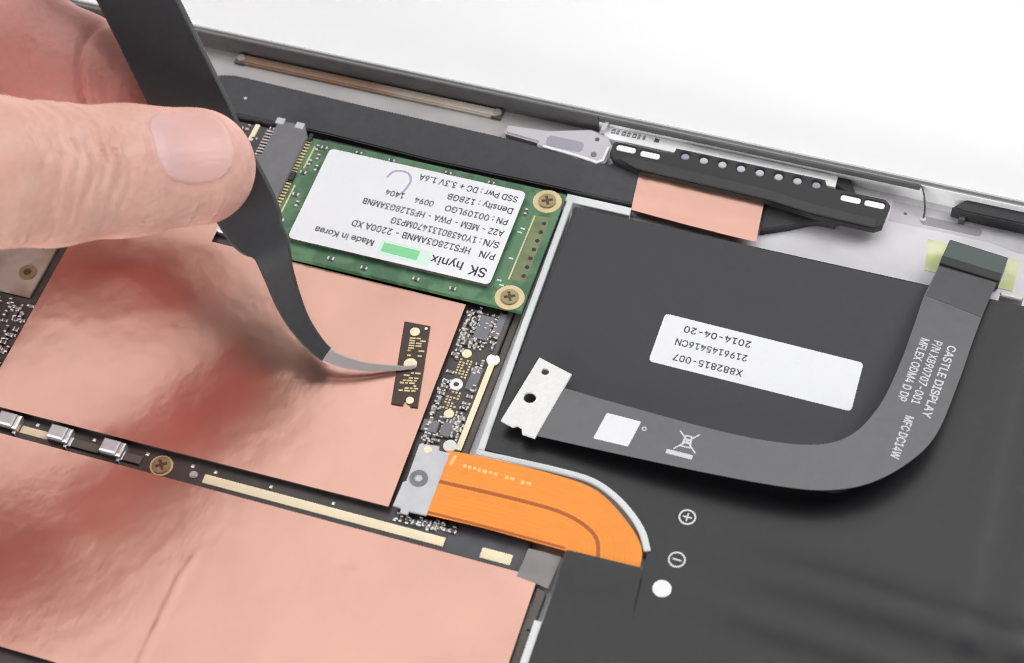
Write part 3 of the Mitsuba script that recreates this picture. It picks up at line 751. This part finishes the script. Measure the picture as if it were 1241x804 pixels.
yt = thing('yellow_tape', 'pale yellow green tape square under the display cable connector', 'tape')
put('backing', slab([(72.8, 38.6), (90.6, 38.0), (90.4, 30.6), (73.6, 31.0)], -3.98, -3.85), 'm_yellowgreen', yt)
put('bead', box(88.2, 92.5, 27.0, 27.8, -3.9, -1.2, .2), 'm_tin', yt)

# ---------------------------------------------------------------- tweezers
tw = thing('tweezers', 'black curved tweezers with bare metal tips held above the copper shield', 'tweezers')
NRM = np.array([.20518, -.5351, .81949])
ST = [  # x, y, z of the blade's middle line, width, gap between the arms
    (-82.9, 20.9, 62.0, 12.9, 7.0), (-71.3, 11.1, 49.0, 12.9, 4.6), (-59.1, .5, 36.0, 13.0, 2.6), (-52.4, -5.0, 29.0, 12.0, 1.9), (-46.5, -9.7, 23.5, 11.5, 1.5), (-43.3, -12.4, 20.5, 10.2, 1.3),
    (-40.5, -13.9, 18.5, 7.2, 1.1), (-38.8, -16.0, 15.0, 5.6, .95), (-36.2, -18.8, 9.5, 4.8, .7), (-32.9, -21.4, 6.0, 3.9, .5), (-27.8, -23.7, 3.0, 2.9, .36), (-21.8, -23.3, 1.2, 1.9, .24), (-15.1, -21.0, -.1, .95, .14), (-12.1, -19.6, -.40, .55, .1)]
L = smooth_line(ST, 10)
seg = np.r_[0, np.cumsum(np.linalg.norm(np.diff(L[:, :3], axis=0), axis=1))]


def blade(sec, side):
    """One arm: a bevelled flat bar along the middle line, shifted by half the gap to its side."""
    P, W, G = sec[:, :3], sec[:, 3], sec[:, 4]
    t = np.gradient(P, axis=0); t /= np.linalg.norm(t, axis=1, keepdims=True)
    n = NRM - t * (t @ NRM)[:, None]; n /= np.linalg.norm(n, axis=1, keepdims=True)
    a = np.cross(n, t)
    th = np.clip(.16 * W + .25, .22, 1.5)
    c = np.minimum(.34, th * .3)
    P = P + n * (side * (G / 2 + th / 2))[:, None]
    w, h = W / 2, th / 2
    prof = [(-w, -h + c), (-w + c, -h), (w - c, -h), (w, -h + c), (w, h - c), (w - c, h), (-w + c, h), (-w, h - c)]
    v = np.stack([P + a * x[:, None] + n * y[:, None] for x, y in prof], 1).reshape(-1, 3)
    k, f = len(P), []
    for i in range(k - 1):
        for j in range(8):
            q = [i * 8 + j, i * 8 + (j + 1) % 8, (i + 1) * 8 + (j + 1) % 8, (i + 1) * 8 + j]
            f += [[q[0], q[2], q[1]], [q[0], q[3], q[2]]]
    for j in range(1, 7):
        f += [[0, j, j + 1], [(k - 1) * 8, (k - 1) * 8 + j + 1, (k - 1) * 8 + j]]
    m = trimesh.Trimesh(v, np.array(f), process=False)
    m.fix_normals()
    return m


cut = 101
for side in (1, -1):
    put('arm', blade(L[:cut], side), 'm_tweezer_black', tw, smooth=35)
    put('metal_tip', blade(L[cut - 1:], side), 'm_tweezer_steel', tw, smooth=35)

# ---------------------------------------------------------------- hand


def smin(a, b, k):
    h = np.clip(.5 + .5 * (b - a) / k, 0, 1)
    return b + (a - b) * h - k * h * (1 - h)


def capsule(P, a, ra, b, rb):
    a, b = np.array(a, np.float32), np.array(b, np.float32)
    ab = b - a
    t = np.clip((P - a) @ ab / (ab @ ab), 0, 1)
    t = t.astype(np.float32)
    return np.linalg.norm(P - a - t[..., None] * ab, axis=-1) - (ra + (rb - ra) * t)


def chain(P, pts, k=3.0):
    d = None
    for (a, ra), (b, rb) in zip(pts, pts[1:]):
        e = capsule(P, a, ra, b, rb)
        d = e if d is None else smin(d, e, k)
    return d


def surface_nets(fun, lo, hi, step):
    n = np.ceil((np.array(hi) - lo) / step).astype(int) + 1
    ax = [np.arange(k, dtype=np.float32) * step + l for k, l in zip(n, lo)]
    val = np.empty(n, np.float32)
    for i in range(0, n[0], 16):
        g = np.stack(np.meshgrid(ax[0][i:i + 16], ax[1], ax[2], indexing='ij'), -1)
        val[i:i + 16] = fun(g)
    s = val < 0
    cs = n - 1
    cnt, acc = np.zeros(cs, np.int16), np.zeros((*cs, 3), np.float32)
    corner = lambda a, dx, dy, dz: a[dx:dx + cs[0], dy:dy + cs[1], dz:dz + cs[2]]
    for axis in range(3):
        for u in (0, 1):
            for w in (0, 1):
                o0 = [0, 0, 0]; o0[(axis + 1) % 3] = u; o0[(axis + 2) % 3] = w
                o1 = list(o0); o1[axis] = 1
                a, b = corner(val, *o0), corner(val, *o1)
                c = (a < 0) != (b < 0)
                t = np.where(c, a / np.where(a == b, 1, a - b), 0)
                cnt += c
                for k in range(3):
                    acc[..., k] += c * (o0[k] + (t if k == axis else 0))
    use = cnt > 0
    idx = np.full(cs, -1); idx[use] = np.arange(use.sum())
    ijk = np.argwhere(use)
    v = (ijk + acc[use] / cnt[use][:, None]) * step + np.array(lo)
    f = []
    for axis in range(3):
        b, c = (axis + 1) % 3, (axis + 2) % 3
        sl0, sl1 = [slice(None)] * 3, [slice(None)] * 3
        sl0[axis], sl1[axis] = slice(0, -1), slice(1, None)
        a0, a1 = s[tuple(sl0)], s[tuple(sl1)]
        e = np.argwhere(a0 != a1)
        e = e[(e[:, b] > 0) & (e[:, c] > 0) & (e[:, b] < cs[b]) & (e[:, c] < cs[c])]
        flip = a0[tuple(e.T)]
        q = []
        for du, dw in ((1, 1), (0, 1), (0, 0), (1, 0)):
            z = e.copy(); z[:, b] -= du; z[:, c] -= dw
            q.append(idx[tuple(z.T)])
        q = np.stack(q, 1)
        q[~flip] = q[~flip][:, ::-1]
        f.append(q)
    f = np.vstack(f)
    return v, np.vstack([f[:, [0, 1, 2]], f[:, [0, 2, 3]]])


def local(P):
    d = P - TIP.astype(np.float32)
    return d @ THUMB_AX.astype(np.float32), d @ ACROSS.astype(np.float32), d @ NAIL_N.astype(np.float32)


NAIL_A, NAIL_LA, NAIL_LB = 4.6, 7.6, 6.8          # the nail's middle along the thumb, half length, half width


def nail_q(a, b):
    b = b - NAIL_B0
    return (np.abs((a - NAIL_A) / NAIL_LA) ** 2.7 + np.abs(b / NAIL_LB) ** 3.0) ** (1 / 2.85)


NAIL_B0 = -.6


def thumb(P):
    d = chain(P, [*THUMB], 4.0)
    a, b, c = local(P)
    # the pad is fuller and the nail side flatter
    d = d + .10 * np.clip(c - 5.0, 0, 6) * np.exp(-((a - 4) / 11) ** 2)
    q = nail_q(a, b)
    top = (c > 2).astype(np.float32)
    d = d + top * (.30 * np.exp(-((q - 1.04) / .07) ** 2) - .22 * np.exp(-((q - 1.25) / .14) ** 2)) * np.clip((a + 2) / 3, 0, 1)
    # creases over the joint
    for a0, dep, w0, ph in ((17.2, .22, .55, .3), (19.4, .42, .6, 1.1), (22.0, .58, .65, 2.0), (24.3, .35, .55, .7), (26.8, .45, .6, 2.6), (29.9, .34, .6, 1.7), (33.0, .25, .6, 3.0)):
        curve = a0 + .022 * (b - 1.5) ** 2 + .45 * np.sin(b * .8 + ph)
        d = d + 2.2 * dep * top * np.exp(-((a - curve) / w0) ** 2) * np.exp(-((b - 2 * np.sin(ph * 2)) / 7.5) ** 2)
    d = d - .5 * top * np.exp(-((a - 23) / 6) ** 2 - (b / 8) ** 2)
    return d


def index(P):
    d = chain(P, [((-75.6, 4.6, 30.1), 8.7), ((-84.5, 5.8, 32.6), 9.5), ((-98.4, 7.6, 36.5), 10.3), ((-122.4, 7.7, 45.0), 11.0), ((-153.5, -19.3, 50.3), 14.0)], 4.0)
    # crease of the last joint on the pad side
    for o, nx, dep, w in (((-78.3, 5.0, 33.5), (.96, -.0, .28), .95, .55), ((-103.0, 7.8, 39.0), (.93, -.05, .3), .6, .8), ((-106.5, 8, 40.0), (.93, -.05, .3), .4, .6)):
        nx = np.array(nx) / np.linalg.norm(nx)
        s = (P - np.array(o, np.float32)) @ nx.astype(np.float32)
        d = d + dep * np.exp(-(s / w) ** 2)
    return d


def hand(P):
    d = smin(thumb(P), index(P), .6)
    mid = chain(P, [((-119.8, -23.2, 29.1), 8.5), ((-130.5, -24.0, 31.2), 9.1), ((-138.9, -25.0, 38.8), 9.7), ((-153.3, -36.6, 47.0), 13.0)], 4.0)
    rin = chain(P, [((-127.1, -36.0, 22.6), 7.9), ((-134.4, -35.7, 22.2), 8.8), ((-143.4, -36.0, 29.1), 9.8), ((-153.0, -46.0, 42.0), 13.0)], 4.0)
    lit = chain(P, [((-132.1, -47.9, 18.5), 7.1), ((-139.4, -47.7, 18.0), 7.9), ((-146.9, -47.5, 24.9), 9.0), ((-152.0, -56.0, 38.0), 12.5)], 4.0)
    palm = capsule(P, (-142.6, -49.0, 42.4), 15.7, (-150.8, -67.0, 38.7), 16.2)
    palm = smin(palm, capsule(P, (-123.0, -59.3, 52.7), 14.8, (-157.6, -67.5, 43.8), 18.1), 10)
    palm = smin(palm, capsule(P, (-157.6, -67.5, 43.8), 18.1, (-199.3, -94.7, 45.0), 20.4), 10)
    d = smin(d, mid, .8)
    d = smin(d, rin, .8)
    d = smin(d, lit, .8)
    return smin(d, palm, 7)


hk = thing('person', 'bare hand of a person pinching the black tweezers between thumb and index finger', 'person')
coarse_lo, fine = (-300, -100, -4), None
# one continuous surface: fine near the camera, the off-frame forearm is part of the same field
v, f = surface_nets(hand, (-222, -118, 5), (-38, 24, 86), .62)
put('hand', (v, f), 'm_skin', hk, smooth=True)


def nail(P):
    a, b, c = local(P)
    q = nail_q(a, b)
    base = chain(P, THUMB[:4], 4.0) + .10 * np.clip(c - 5.0, 0, 6) * np.exp(-((a - 4) / 11) ** 2)
    return np.maximum(np.maximum(np.maximum(base - .30 + .50 * np.clip((a - 10.0) / 4, 0, 1), -(base + .8)), (q - .99) * 4), 2 - c)


v, f = surface_nets(nail, tuple(TIP - 17), tuple(TIP + 17), .3)
put('thumb_nail', (v, f), 'm_nail', hk, smooth=True)
